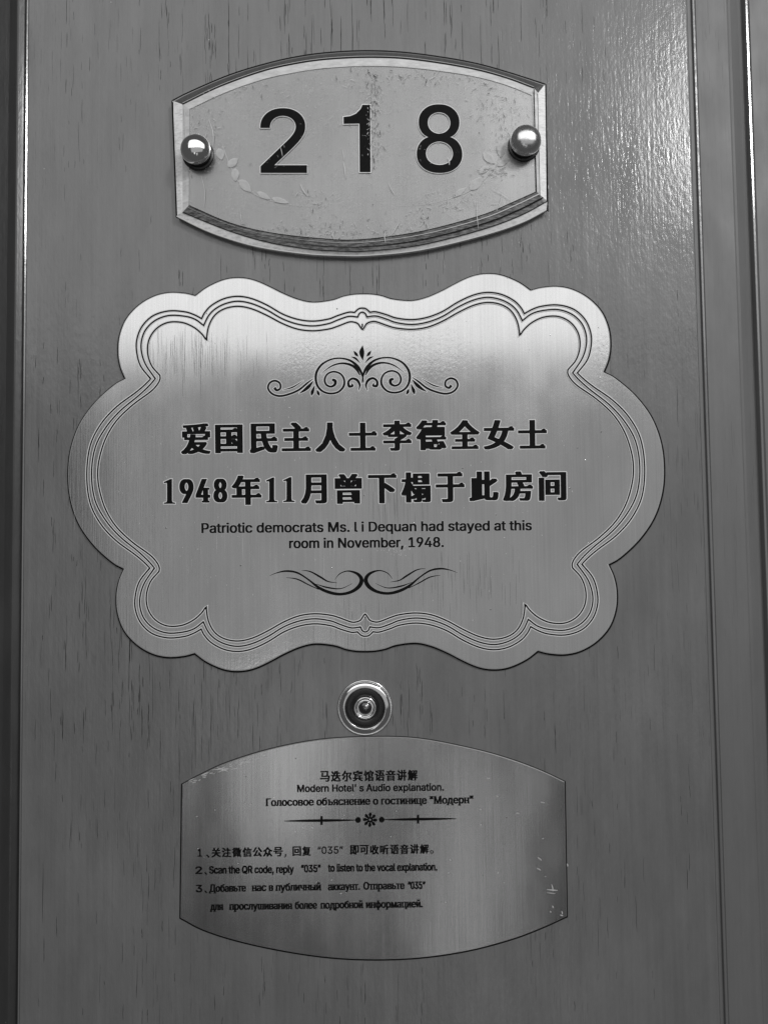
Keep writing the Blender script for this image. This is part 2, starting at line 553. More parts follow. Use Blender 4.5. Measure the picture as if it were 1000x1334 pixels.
xl, xr = X(28.9), X(916.5)
door = sweep('door', [(xl, -110), (xl, -1.5), (xl + .4 * U, -.1), (xl + 1.9 * U, -1.1), (xl + 2.3 * U, -1.9), (xl + 3.0 * U, -.2), (xl + 4.0 * U, 0),
                      (xr - 3 * U, 0), (xr - 1.3 * U, -.4), (xr - .4 * U, -1.2), (xr, -2.5), (xr, -110)],
             ['door', 'worn'], None, [0, 0, 1, 0, 0, 0, 0, 0, 0, 0, 0], origin=((xl + xr) / 2, 0, CAMZ))
door['label'] = 'grey varnished wooden door leaf with fine vertical grain behind all the plates'
door['category'] = 'door'

# fine open cracks in the veneer
cr = Acc()
def crack(x, y, L, w):
    n = 5
    dx = 0.0; pts = []
    sl = 0.013 + (x - 500) / 1000 * 0.05
    for k in range(n + 1):
        pts.append((x + dx + sl * L * k / n, y + L * k / n)); dx += random.gauss(0, .16 + L * .003)
    w *= .62
    ribbon(cr, pts, [.1] + [w * random.uniform(.6, 1.1) for _ in range(n - 1)] + [.15], 0.06)
def cracks(x0, x1, y0, y1, n, L, w, dens=1.0):
    n = int(n * .62); cols = [random.uniform(x0, x1) for _ in range(max(4, int(n / 1.8)))]
    for _ in range(n):
        c = random.choice(cols) + random.gauss(0, 1.3)
        l_ = min(80, random.lognormvariate(math.log(L), .55))
        crack(c, random.uniform(y0, y1 - l_ * .5), l_, w * random.uniform(.5, 1.15))
cracks(250, 650, -20, 110, 230, 24, 1.1); cracks(60, 250, -20, 130, 60, 16, .8); cracks(650, 800, -20, 120, 40, 18, .8)
cracks(230, 600, 290, 385, 110, 18, 1.0); cracks(600, 760, 290, 370, 45, 14, .9)
cracks(45, 160, 440, 760, 85, 20, 1.1); cracks(40, 200, 740, 960, 130, 26, 1.2); cracks(200, 430, 850, 1000, 90, 22, 1.0)
cracks(50, 230, 940, 1334, 95, 24, 1.0); cracks(510, 740, 860, 960, 55, 20, .9); cracks(700, 900, 830, 1334, 75, 18, .8)
cracks(240, 700, 1245, 1340, 50, 20, .9); cracks(80, 210, 120, 420, 45, 14, .7); cracks(730, 900, 300, 620, 40, 14, .7)
o = cr.build('veneer_cracks', ['crack'], door); o['kind'] = 'stuff'

frame = thing('door_frame', (X(960), 0, Z0), 'grey wooden door frame upright with a raised rounded edge right of the door', 'door frame')
a, b, c_, d_, e_ = X(922.4), X(925.4), X(970), X(990), X(995.5)
sweep('jamb_strip', [(a - U, -110), (a - U, -3), (a - U * .3, 1.0), (a + .3 * U, 1.5), (a + 2.6 * U, 1.5), (a + 3.4 * U, .2), (a + 4.4 * U, 1.2),
                     (c_ - 2 * U, 1.2), (c_, 0.4)], ['frame', 'worn'], frame, [0, 0, 0, 1, 0, 0, 0, 0])
sweep('moulding', [(c_ + .2 * U, -60), (c_ + .2 * U, .2), (c_ + 3.2 * U, .6), (d_ - 4 * U, -5.5), (d_, -7.0), (e_ - 3.0 * U, -7.4), (e_ - 1.6 * U, -.6), (e_ - 1.0 * U, 0.0), (e_ + 1.4 * U, 0.0), (e_ + 2.2 * U, -1.2),
                   (e_ + 4 * U, 0.4), (e_ + 10 * U, 0.2), (X(1180), -4), (X(1180), -60)], ['frame', 'worn'], frame, [0, 0, 0, 0, 0, 0, 0, 1, 0, 0, 0])
lf = thing('door_frame', (X(0), 0, Z0), 'door frame upright coloured dark for shade, with a glossy worn edge left of the door', 'door frame')
g = X(26.6)
sweep('jamb_strip', [(X(-300), -60), (X(-300), -50), (X(2), -9), (g - 14 * U, -4.4), (g - 11.5 * U, -3.6), (g - 9.5 * U, -3.9), (g - 5.5 * U, -6.2), (g - 2.0 * U, -8.6), (g - .6 * U, -10.5), (g, -13), (g + .2 * U, -60)],
      ['frame_shaded'], lf)
gp = sweep('jamb_groove', [(g + .3 * U, -14), (xl - .2 * U, -14)], ['black'], lf)
gp2 = sweep('jamb_groove', [(xr + .1 * U, -1.8), (a - .6 * U, -1.8)], ['frame'], frame)

# ================================================================ NUMBER PLATE
c0 = P(470, 200, 0)
plate = thing('room_number_plate', c0, 'thick clear scratched acrylic sign showing 218 between two round caps', 'number plate')
topO = [(224.6, 131), (246, 120), (296, 98.5), (340, 84.5), (380, 75), (420, 69), (470, 66), (520, 67.5), (570, 73.5), (620, 82.5), (665, 95), (709.8, 109.5)]
topM = [(238, 136), (286, 113), (340, 93.5), (380, 84), (420, 78), (470, 75), (520, 76), (570, 82), (620, 91), (660, 102), (695, 115)]
topI = [(247, 142), (292, 121), (340, 104), (380, 95), (420, 89), (470, 86), (520, 87), (570, 92), (620, 100), (660, 111), (692.5, 124)]
botO = [(230.2, 281), (269.4, 300), (311, 314.4), (350, 323.5), (402, 330.2), (440, 332), (480, 332), (548, 324.8), (626, 306.6), (678, 289.7), (711.5, 272.5)]
botM = [(238, 276.5), (298, 300.5), (350, 315.7), (402, 324.5), (440, 327), (480, 327), (548, 319), (626, 299.5), (678, 280.5), (712.5, 262)]
botI = [(246, 267.5), (298, 289.7), (350, 302.7), (415, 310.5), (470, 312), (548, 301.4), (626, 280.6), (665, 264.5), (698.5, 249.5)]
N_ = 4
H_O, H_M, H_I = 9.0, 12.5, 16.0
def res_(pts, m=40):
    q = cat(pts, 8)
    s = [0]
    for i in range(1, len(q)): s.append(s[-1] + float(np.hypot(*(q[i] - q[i - 1]))))
    out = []
    for k in range(m + 1):
        t = s[-1] * k / m
        j = max(0, min(len(q) - 2, int(np.searchsorted(s, t)) - 1))
        w = (t - s[j]) / (s[j + 1] - s[j])
        out.append(q[j] * (1 - w) + q[j + 1] * w)
    return out
def strip(acc, A, B, ha, hb, idx=0, m=40):
    A, B = res_(A, m), res_(B, m)
    acc.add([P(p[0], p[1], ha) for p in A] + [P(p[0], p[1], hb) for p in B],
            [(i, i + 1, m + 2 + i, m + 1 + i) for i in range(m)], idx)
# backing sheet, full outline a little inside
tO, bO = res_(topO), res_(botO)
outl = tO + list(reversed(bO))
bkk = inset(res_(topI) + list(reversed(res_(botI))), -1.0)
solid_plate('backing_sheet', [tuple(p) for p in bkk], 13.0, 15.0, ['back', 'back'], plate, 0.8, 0.3)
# top bevels
a_ = Acc(); strip(a_, topO, topM, H_O, H_M); a_.build('bevel', ['clear'], plate)
a_ = Acc(); strip(a_, topM, topI, H_M, H_I); a_.build('bevel', ['mid'], plate)
a_ = Acc(); strip(a_, botM, botI, H_M, H_I); a_.build('bevel', ['streaky'], plate)
mi_ = [p * .62 + q * .38 for p, q in zip(res_(botM), res_(botI))]
a_ = Acc(); q_ = res_(mi_, 60); ribbon(a_, q_, [max(.2, 1.8 * (k / 60)) for k in range(61)], H_M + 2.2); a_.build('arris_line', ['groove'], plate)  # dark reflection line painted inside the lower bevel
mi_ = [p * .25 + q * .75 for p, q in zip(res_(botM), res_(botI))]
a_ = Acc(); q_ = res_(mi_, 60); ribbon(a_, q_, [max(.2, 1.3 * (k / 60) ** 1.5) for k in range(61)], H_M + 3.2); a_.build('arris_line', ['scratch'], plate)  # bright reflection line painted inside the lower bevel
a_ = Acc(); strip(a_, botO, botM, H_O, H_M); a_.build('bevel', ['white'], plate)
for O, Mi, I in (([topO[0], botO[0]], [topM[0], botM[0]], [topI[0], botI[0]]), ([topO[-1], botO[-1]], [topM[-1], botM[-1]], [topI[-1], botI[-1]])):
    a_ = Acc()
    lft = O[0][0] < 400
    O2, M2, I2 = [np.array(q, float) for q in O], [np.array(q, float) for q in Mi], [np.array(q, float) for q in I]
    if not lft:
        M2 = [np.array((700.5, 121.)), np.array((703.5, 256.))]
    a_.add([P(*O2[0], H_O), P(*O2[1], H_O), P(*M2[1], H_M), P(*M2[0], H_M)], [(0, 1, 2, 3)], 0)
    a_.add([P(*M2[0], H_M), P(*M2[1], H_M), P(*I2[1], H_I), P(*I2[0], H_I)], [(0, 1, 2, 3)], 1)
    if not lft:
        a_.add([P(*O2[0], H_O), P(*M2[0], H_M), P(*topM[-1], H_M)], [(0, 1, 2)], 2)
        a_.add([P(*topM[-1], H_M), P(*M2[0], H_M), P(*topI[-1], H_I)], [(0, 1, 2)], 1)
    a_.build('bevel', ['white', 'mid', 'clear'], plate)
# outer walls of the slab
wl = Acc()
ow = [Vector(P(p[0], p[1], H_O)) for p in outl]
bw = [Vector((p.x, -1.0 * U, p.z)) for p in ow]
n = len(ow)
wl.add(ow + bw, [(i, (i + 1) % n, n + (i + 1) % n, n + i) for i in range(n)], 0)
wl.build('edge_wall', ['white'], plate)
# edge glints and dark refractions painted as arris lines between the facets
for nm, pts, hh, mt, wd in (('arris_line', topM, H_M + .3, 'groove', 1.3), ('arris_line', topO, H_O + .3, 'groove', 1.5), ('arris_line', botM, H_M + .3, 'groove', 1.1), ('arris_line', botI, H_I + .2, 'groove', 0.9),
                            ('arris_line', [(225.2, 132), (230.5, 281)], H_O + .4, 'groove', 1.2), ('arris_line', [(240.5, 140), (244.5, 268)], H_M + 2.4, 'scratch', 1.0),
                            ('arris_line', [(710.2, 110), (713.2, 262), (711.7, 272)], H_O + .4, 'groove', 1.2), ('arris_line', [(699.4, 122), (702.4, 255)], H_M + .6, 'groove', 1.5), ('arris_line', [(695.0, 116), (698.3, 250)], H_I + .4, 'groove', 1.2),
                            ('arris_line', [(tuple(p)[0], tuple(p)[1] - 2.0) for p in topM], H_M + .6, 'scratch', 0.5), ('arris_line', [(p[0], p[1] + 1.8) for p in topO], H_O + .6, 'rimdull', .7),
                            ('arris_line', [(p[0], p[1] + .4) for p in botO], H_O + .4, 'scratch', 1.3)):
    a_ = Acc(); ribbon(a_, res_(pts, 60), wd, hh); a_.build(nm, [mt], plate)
# front face
fi = res_(topI) + list(reversed(res_(botI)))
a_ = Acc(); poly(a_, [tuple(p) for p in fi], H_I); a_.build('acrylic_face', ['face'], plate)
# digits
HD = 16.6
a_ = Acc(); lettering(a_, '2', 339.5, 400, 225.3, 84.5, HD, 0.8, 0.5, rim=0.9, res=12, slope=0, ridx=1); a_.build('digit', ['ink', 'rim'], plate)
one = [(482.0, 136.5), (482.6, 224.2), (468.4, 224.2), (468.0, 161.0), (447.5, 161.3), (447.3, 152.3), (456, 151.2), (463.5, 148.0), (469.5, 142), (472, 136.5)]
a_ = Acc(); poly(a_, one, HD); poly(a_, [tuple(p) for p in inset(one, -1.1)], HD - .2, 1); a_.build('digit', ['ink', 'rim'], plate)
a_ = Acc(); lettering(a_, '8', 542.8, 602.2, 225.3, 89.5, HD, 0.8, 0.5, rim=0.9, res=12, slope=0, ridx=1); a_.build('digit', ['ink', 'rim'], plate)
# frosted leaves
def leaf(x0, y0, x1, y1, w):
    pts = cat([(x0, y0), (x0 + (x1 - x0) * .3, y0 + (y1 - y0) * .3), (x0 + (x1 - x0) * .65, y0 + (y1 - y0) * .65), (x1, y1)], 3)
    n = len(pts)
    wd = [max(0.4, w * math.sin(math.pi * min(1, (k / (n - 1)) ** 0.9)) ** 0.8) for k in range(n)]
    a = Acc(); ribbon(a, pts, wd, 16.4); a.build('leaf_motif', ['leaf'], plate)
for L in ((285, 193, 289, 208, 11), (297, 217, 310, 206, 10), (306, 219, 307, 236, 10), (312, 234, 327, 250, 11), (335, 250, 352, 259, 7), (354, 258, 376, 264, 7),
          (652.5, 184, 652, 205, 11.5), (629, 199, 645, 213, 11), (648, 216, 663, 206, 8), (612, 247, 629, 230, 12), (590, 256, 607, 244, 7), (636, 216, 624, 226, 8)):
    leaf(*L)
for st in ([(290, 190), (300, 216), (312, 238), (332, 253), (356, 262), (392, 268), (428, 268)], [(652, 188), (648, 212), (634, 230), (612, 248), (584, 259), (552, 266), (516, 268)]):
    q_ = cat(st, 4); a_ = Acc(); ribbon(a_, q_, [max(.2, 1.3 * (1 - k / len(q_))) for k in range(len(q_))], 16.3); a_.build('leaf_stem', ['leaf'], plate)
# scratches and scuffs, cut into the acrylic
sc = Acc()
def scr(x, y, dx, dy, w, i, bend=0.0):
    pts = cat([(x, y), (x + dx * .5 - dy * bend, y + dy * .5 + dx * bend), (x + dx, y + dy)], 3)
    n = len(pts)
    ribbon(sc, pts, [w * (0.3 + 0.7 * math.sin(math.pi * k / (n - 1))) for k in range(n)], 16.9 + random.random() * .3, i)
for x, y, dx, dy, w in ((391, 239, 9, 16, 1.6), (447, 210, 3, 22, 1.5), (262, 229, 4, 40, .7), (272, 155, 6, 36, 1.3), (510, 306, 10, -17, 1.2), (502, 300, 0, 16, 1.2), (646, 275, 8, -26, 1.0),
                        (621, 262, 2, 36, .8), (365, 190, 3, 14, .8), (506, 238, 8, 16, 1.0), (446, 195, 2, 14, .9), (583, 205, 2, 10, 1.6), (432, 300, 3, 12, 1.2), (313, 275, 2, 14, .8), (640, 246, 26, 16, .6)):
    scr(x, y, dx, dy, w, 0, random.uniform(-.08, .08))
def cluster(cx, cy, sx, sy, n, ln=4.0, w=0.8, dark=0.35, ang=None):
    for _ in range(n):
        x, y = random.gauss(cx, sx), random.gauss(cy, sy)
        if not (244 < x < 692): continue
        tt = (x - 470) / 226.0
        if y < 90 + 36 * tt * tt - (6 * tt) or y > 309 - 48 * tt * tt - 8 * tt: continue
        an = random.uniform(0, 6.28) if ang is None else random.gauss(ang, .35)
        L = min(9, random.expovariate(1 / ln) * .6 + 0.7)
        scr(x, y, L * math.cos(an), L * math.sin(an), random.uniform(.3, .75) * w, 1 if random.random() < dark else 0, random.uniform(-.08, .08))
cluster(486, 120, 6, 20, 110, 4, 1.0, .45, 1.4); cluster(488, 190, 4, 22, 50, 4, .9, .5, 1.5)
cluster(640, 224, 14, 4, 70, 4, 1.0, .6, .1); cluster(655, 150, 14, 24, 90, 6, .9, .3, 1.4); cluster(545, 285, 12, 12, 60, 4, 1.1, .2)
cluster(410, 262, 16, 8, 50, 4, .9, .2); cluster(590, 262, 22, 10, 70, 5, .9, .15); cluster(400, 298, 60, 6, 120, 3.5, .9, .4)
cluster(470, 303, 80, 4, 120, 3, .9, .5); cluster(270, 160, 16, 18, 60, 4, .8, .3); cluster(300, 115, 40, 8, 80, 4, .8, .3)
cluster(560, 102, 70, 7, 160, 4, 1.0, .35); cluster(486, 150, 5, 34, 110, 4, 1.2, .35, 1.5); cluster(640, 130, 22, 20, 70, 4, 1.1, .25); cluster(470, 200, 130, 55, 170, 3.2, .6, .3); cluster(260, 215, 12, 8, 40, 4, 1.0, .5)
sc_o = sc.build('scratches', ['scratch', 'scratchd'], plate); sc_o['kind'] = 'stuff'
# standoff caps
def dome(r, base, top):
    pr = [(r * .80, base), (r * .80, base + 3), (r * .97, base + 4)]
    for k in range(0, 11):
        t = math.pi / 2 * k / 10
        pr.append((max(0.02, r * math.cos(t) ** .9), base + 5 + (top - base - 5) * math.sin(t)))
    return pr
lathe('standoff_cap', 254.5, 193.5, 32, dome(19.6, 24, 44), 'chrome', plate)['label'] = 'mirror bright domed cap on the left end'
lathe('standoff_cap', 684.6, 182, 32, dome(20.2, 24, 44), 'satin', plate)['label'] = 'satin domed cap on the right end'
for x, y in ((254.5, 193.5), (684.6, 182)):
    c = P(x, y, 32)
    def ax(name, prof, m, seg=32):
        q = CM.inverted() @ Vector((c.x, -prof[0][1] * U, c.z))
        lathe(name, 500 + q.x / -q.z * 1000, 667 - q.y / -q.z * 1000, prof[0][1], prof, m, plate, seg)
    ax('standoff_neck', [(17.5, 17.0), (17.0, 20), (17.0, 24.5)], 'black')  # neck coloured black to deepen the shade below the cap
    ax('cap_shade_disc', [(20.5, 15.6), (20.8, 16.8), (20.0, 17.6), (12.0, 17.7)], 'black')  # black disc added as the shadow under the cap
    ax('standoff_barrel', [(14, 0.5), (14, 12.8)], 'satin')

# ================================================================ COMMEMORATIVE PLAQUE
def dlt(src, dst):
    A = []
    for (u, v), (x, y) in zip(src, dst):
        A.append([u, v, 1, 0, 0, 0, -x * u, -x * v, -x])
        A.append([0, 0, 0, u, v, 1, -y * u, -y * v, -y])
    _, _, vt = np.linalg.svd(np.array(A, float))
    return vt[-1].reshape(3, 3)
k_ = 100.0
src = [(-220, -235), (220, -235), (220, 235), (-220, 235), (-313.6, -125.2), (313.6, -125.2), (313.6, 125.2), (-313.6, 125.2), (-387.4, 0), (387.4, 0)]
dst = [(254.4, 385.2), (689.6, 376.8), (698.8, 848.8), (254.4, 852.8), (163.2, 493.2), (786.8, 484), (792.4, 735), (161.6, 743), (89, 614), (863.8, 609)]
Hm = dlt([(u / k_, v / k_) for u, v in src], dst)
Hi = np.linalg.inv(Hm)
def h_ap(Mx, p):
    q = Mx @ np.array([p[0], p[1], 1.0]); return q[:2] / q[2]
def to_uv(p): return h_ap(Hi, p) * k_
def to_px(p): return h_ap(Hm, (p[0] / k_, p[1] / k_))
def quadrants(segs, n=7):
    """segs: lists of photo points of the upper left quarter, from the top middle to the left middle, meeting at cusps -> closed outline"""
    q = []
    for si, s in enumerate(segs):
        uv = [to_uv(p) for p in s]
        if si == 0: uv[0][0] = 0.0
        if si == len(segs) - 1: uv[-1][1] = 0.0
        # mirror-extend the first and last so that the curve is smooth across the axes
        if si == 0 and len(uv) > 2:
            ext = [np.array((-uv[1][0], uv[1][1]))] + uv
            c = cat(ext, n)[n:]
        elif si == len(segs) - 1:
            ext = uv + [np.array((uv[-2][0], -uv[-2][1]))]
            c = cat(ext, n)[:-n]
        else: c = cat(uv, n)
        q += c if si == 0 else c[1:]
    q = [tuple(p) for p in q]
    bl = [(u, -v) for u, v in reversed(q)]
    full = q + bl[1:]
    rgt = [(-u, v) for u, v in reversed(full)]
    full = full + rgt[1:-1]
    return [tuple(to_px(p)) for p in full]
c1 = P(475, 615, 0)
plq = thing('commemorative_plaque', c1, 'large brushed steel plaque with scalloped outline, Chinese inscription and triple border line, above the peephole', 'plaque')
out_segs = [
    [(472, 383), (460, 383.6), (447, 386), (432, 391), (408, 393.8), (388, 390), (368, 382), (352, 374), (336, 366.8), (323, 363), (310, 361.8), (297, 363), (284, 367), (268, 375), (254.4, 385.2)],
    [(254.4, 385.2), (240, 382), (220, 381.2), (200, 386), (180, 398), (164, 416), (155.6, 438), (154, 460), (157, 478), (163.2, 493.2)],
    [(163.2, 493.2), (148, 502), (124, 524), (104, 552), (92.5, 584), (89, 614)]]
H_P = 4.6
solid_plate('plaque_sheet', quadrants(out_segs), 1.2, H_P, ['plaque', 'edge'], plq, 1.2, 0.8)
A_ = [[(471.8, 401.4), (469, 401.6), (466.6, 402.6), (464.2, 404.6), (461.8, 407)], [(461.8, 407), (454, 406.7), (440, 411), (428, 415.5), (408, 418.3), (388, 416), (368, 409), (348, 397.5), (328, 389), (310, 386), (292, 389), (276, 397.5), (267, 407), (262.8, 415)],
      [(262.8, 415), (252, 409.5), (240, 406), (220, 405), (200, 411), (186, 424), (179, 440), (178, 456), (183, 476), (196.5, 493.5)],
      [(196.5, 493.5), (188, 502), (176, 512), (152, 530), (132, 552), (118, 580), (113.4, 612)]]
B_ = [[(471.8, 406.7), (469.6, 407.3), (467.6, 409), (466.6, 411.3), (465.9, 413)], [(465.9, 413), (454, 412.2), (440, 416.8), (428, 421.5), (408, 424.6), (388, 422.3), (368, 415.4), (348, 404), (328, 395.5), (310, 392.4), (294, 395.4), (281, 402), (272, 411), (265.4, 424)],
      [(265.4, 424), (254, 415.8), (240, 411.8), (220, 411), (203, 417), (191, 428), (185.2, 441), (184.2, 456), (189.5, 474), (202.5, 493.3)],
      [(202.5, 493.3), (194, 503), (180, 516), (157, 535), (138, 557), (124.3, 583), (119.6, 612)]]
C_ = [[(470.6, 429), (468.6, 425), (466, 421.6), (461, 419.6), (454, 419.6), (440, 424.9), (428, 428.6), (408, 430.9), (388, 428.8), (368, 421.5), (348, 411), (328, 402.3), (310, 399), (293, 402), (280, 410.5), (272, 425), (268.8, 443)],
      [(268.8, 443), (263, 435), (252, 426), (237, 420), (219, 420), (204, 428), (194.5, 442), (192.5, 459), (197.5, 476), (208.5, 489)],
      [(208.5, 489), (208.6, 494), (205, 501), (196, 510.5), (173, 527.5), (152, 548), (138, 571), (130, 596), (127.6, 612)]]
for segs in (A_, B_, C_):
    pts = quadrants(segs, 5)
    a_ = Acc()
    ribbon(a_, pts, 1.9, H_P + .35, 0, 0, True)
    ribbon(a_, pts, 1.9, H_P + .15, 1, 0.95, True)
    a_.build('border_line', ['groove', 'rim'], plq)
for s_ in (((471.8, 421.6), (471.9, 428)), ((475.6, 799), (475.8, 805))):
    a_ = Acc(); ribbon(a_, cat(s_, 3), 2.0, H_P + .5); a_.build('border_notch', ['groove'], plq)

# scroll ornaments: left half traced, right half mirrored about the tilted axis
def orn(name, strokes, fx, fy, cx, cy, tilt, parent, h, center=(), rim=0.8, mats=('groove', 'rim')):
    a = Acc()
    for sgn in (-1, 1):
        for st in strokes:
            pts = []
            for x, y, w in st:
                dx, dy = (x - fx[0]) / fx[1], (y - fy[0]) / fy[1]
                dx = dx * (-sgn) if sgn == 1 else dx
                px = cx + dx * math.cos(tilt) + dy * math.sin(-tilt)
                py = cy + dy * math.cos(tilt) + dx * math.sin(tilt)
                pts.append((px, py, w / fx[1]))
            q = cat(pts, 5)
            w = [max(.35, p[2]) for p in q]
            ribbon(a, q, w, h + .35, 0)
            ribbon(a, q, w, h + .12, 1, rim)
    for st in center:
        pts = [(cx + (x - fx[0]) / fx[1], cy + (y - fy[0]) / fy[1], w / fx[1]) for x, y, w in st]
        q = cat(pts, 4); w = [max(.35, p[2]) for p in q]
        ribbon(a, q, w, h + .35, 0); ribbon(a, q, w, h + .12, 1, rim)
    return a.build(name, list(mats), parent)
top_strokes = [
    [(494, 203, 3), (487, 165, 9), (470, 132, 14), (440, 104, 10), (400, 91, 7), (355, 93, 7), (312, 113, 9), (286, 145, 11), (279, 180, 11), (288, 215, 10), (312, 239, 9), (345, 248, 9), (380, 241, 9), (404, 215, 10), (406, 185, 9), (390, 160, 8), (360, 150, 8), (332, 160, 8), (319, 185, 9), (326, 208, 9), (346, 217, 9), (364, 208, 12), (366, 192, 14), (352, 185, 10)],
    [(478, 168, 5), (460, 138, 11), (435, 120, 11), (395, 113, 8), (350, 125, 6), (303, 158, 1)],
    [(268, 180, 2), (240, 200, 8), (205, 228, 9), (165, 246, 9), (120, 256, 9), (85, 247, 9), (65, 222, 9), (72, 197, 9), (95, 187, 9), (117, 198, 9), (120, 220, 9), (104, 230, 10), (93, 218, 13)],
    [(130, 229, 1), (175, 217, 6), (224, 188, 1)],
    [(203, 246, 1), (225, 233, 11), (248, 214, 15), (268, 190, 2)],
    [(258, 258, 1), (263, 240, 15), (274, 210, 2)], [(296, 258, 2), (289, 245, 13), (284, 230, 1)],
    [(470, 237, 2), (476, 212, 9), (465, 190, 12), (443, 182, 10), (426, 196, 10), (428, 216, 12), (444, 215, 9), (440, 205, 6)],
    [(451, 58, 1), (461, 72, 13), (472, 84, 1)], [(439, 84, 1), (459, 92, 9), (480, 114, 1)]]
orn('scroll_ornament', top_strokes, (490, 3.448), (150, 3.448), 472.3, 483.6, R(-0.8), plq, H_P, center=[[(490, 34, 1), (486, 66, 23), (491, 102, 1)]])
bot_strokes = [
    [(676, 366, 1), (700, 357, 3), (730, 352, 6), (765, 358, 6), (800, 380, 5), (835, 408, 9), (870, 424, 10), (905, 430, 9), (940, 423, 10), (966, 405, 13), (974, 383, 13), (960, 364, 9), (930, 355, 4), (903, 364, 3), (887, 383, 1)],
    [(729, 373, 1), (765, 379, 4), (800, 397, 4), (835, 414, 2)], [(825, 395, 1), (860, 407, 5), (905, 412, 3), (944, 396, 1)],
    [(779, 350, 1), (808, 355, 4), (840, 373, 6), (865, 388, 4), (895, 393, 1)]]
orn('scroll_ornament', bot_strokes, (981, 2.5), (385, 2.5), 473.6, 755.5, R(-0.9), plq, H_P, rim=0.5, mats=('groove', 'rimdull'))
# heading characters
HC = H_P + .5
chars = [('爱', 235, 275.6, 551, 592.6), ('国', 279.5, 317.5, 552.5, 591), ('民', 324.3, 363, 551, 591.3), ('主', 366, 406, 549.5, 588.5), ('人', 409.8, 450.8, 549.7, 589.7), ('士', 453.6, 492, 550, 588),
         ('李', 497.5, 537.6, 547.3, 588), ('德', 541, 582.2, 546.5, 587.2), ('全', 585.2, 625.6, 546.5, 585.8), ('女', 628.6, 670.6, 546.5, 586.6), ('士', 673.6, 713, 546.5, 585.2),
         ('年', 301, 341.8, 618.6, 658.6), ('月', 391, 427, 617.5, 657), ('曾', 435.2, 472.6, 616.6, 657), ('下', 478.6, 517.6, 618, 656.5), ('榻', 521.6, 562, 614.6, 655.3), ('于', 566.5, 606, 616, 655), ('此', 610, 650.2, 613.5, 653.5),
         ('房', 653.8, 695, 613.3, 653.6), ('间', 700.5, 738.5, 612.6, 653)]
for ch, x0, x1, y0, y1 in chars:
    a_ = Acc()
    lettering(a_, ch, x0 + .9, x1 - .9, y1 - .6, (y1 - y0) - 1.4, HC, 2.3, 0.45, rim=0.95, uroko=0.095, res=4, slope=-0.0135)
    a_.build('character', ['ink', 'rim'], plq)
one_b = [(0.72, 0), (0.72, .87), (.76, .93), (1., .955), (1., 1), (0, 1), (0, .955), (.24, .93), (.28, .87), (.28, .19), (.24, .15), (.04, .17), (0, .12), (.55, 0)]
def bold_one(x0, x1, y0, y1):
    pts = [(x0 + u * (x1 - x0), y0 + v * (y1 - y0)) for u, v in one_b]
    a = Acc(); poly(a, pts, HC); poly(a, [tuple(p) for p in inset(pts, 0.9 * 1)], HC - .2, 1) if False else poly(a, [tuple(p) for p in inset(pts, -0.9)], HC - .2, 1)
    a.build('character', ['ink', 'rim'], plq)
bold_one(213.5, 228.5, 624, 656.3); bold_one(346.5, 361.5, 622, 654.4); bold_one(369, 384, 621.5, 654)
for ch, x0, x1, y0, y1 in (('9', 233.5, 253.3, 623.5, 655.8), ('4', 254.5, 274.8, 623.3, 655.2), ('8', 277.6, 297.0, 623, 655)):
    a_ = Acc(); lettering(a_, ch, x0 + .5, x1 - .5, y1 - .5, y1 - y0 - 1, HC, 2.2, 0.3, rim=0.95, res=8, slope=0, serif=0.07 if ch == '4' else 0)
    a_.build('character', ['ink', 'rim'], plq)
for tx, x0, x1, yb in (('Patriotic democrats Ms. l i Dequan had stayed at this', 262.5, 692.5, 694.2), ('room in November, 1948.', 376.5, 578, 714.0)):
    a_ = Acc(); lettering(a_, tx, x0, x1, yb, 12.6, HC, 0.65, 0.25, rim=0.75, fit='cap', res=3, slope=-0.0085, ridx=1)
    a_.build('caption_line', ['ink', 'rimdull'], plq)

# ================================================================ PEEPHOLE
ph = thing('peephole', P(475.3, 922, 0), 'round chrome peephole between the scalloped plaque and the lower steel plate', 'peephole')
lathe('outer_ring', 475.3, 922.5, 3, [(35.6, 0.0), (35.8, 0.8), (34.8, 1.6), (33.6, 1.7), (33.3, 1.2), (32.8, 1.3), (32.4, 3.2), (31.2, 4.2), (29.0, 4.9), (26.8, 5.4), (25.9, 5.4), (25.4, 4.6), (25.2, 2.4)], 'chrome', ph, 64)
lathe('inner_disc', 475.3, 922.5, 3, [(25.6, 2.2), (25.0, 2.9), (20, 2.6), (14.6, 2.5), (14.4, 2.0)], 'black', ph, 64)
lathe('lens_barrel', 475.6, 922.3, 4, [(14.6, 2.3), (14.4, 5.0), (13.6, 6.0), (12.4, 6.1), (11.6, 5.2), (11.2, 3.6), (10.0, 3.8), (9.2, 4.4), (8.2, 3.6)], 'chrome', ph, 48)
lathe('lens', 475.6, 922.3, 4, [(9.0, 3.0), (8.2, 4.6), (6.6, 6.0), (4.2, 7.0), (2.0, 7.5), (0.02, 7.6)], 'glass', ph, 32)
lathe('lens_core', 477.0, 920.5, 7, [(3.2, 7.0), (2.8, 8.0), (1.4, 8.6), (0.02, 8.7)], 'chrome', ph, 20)

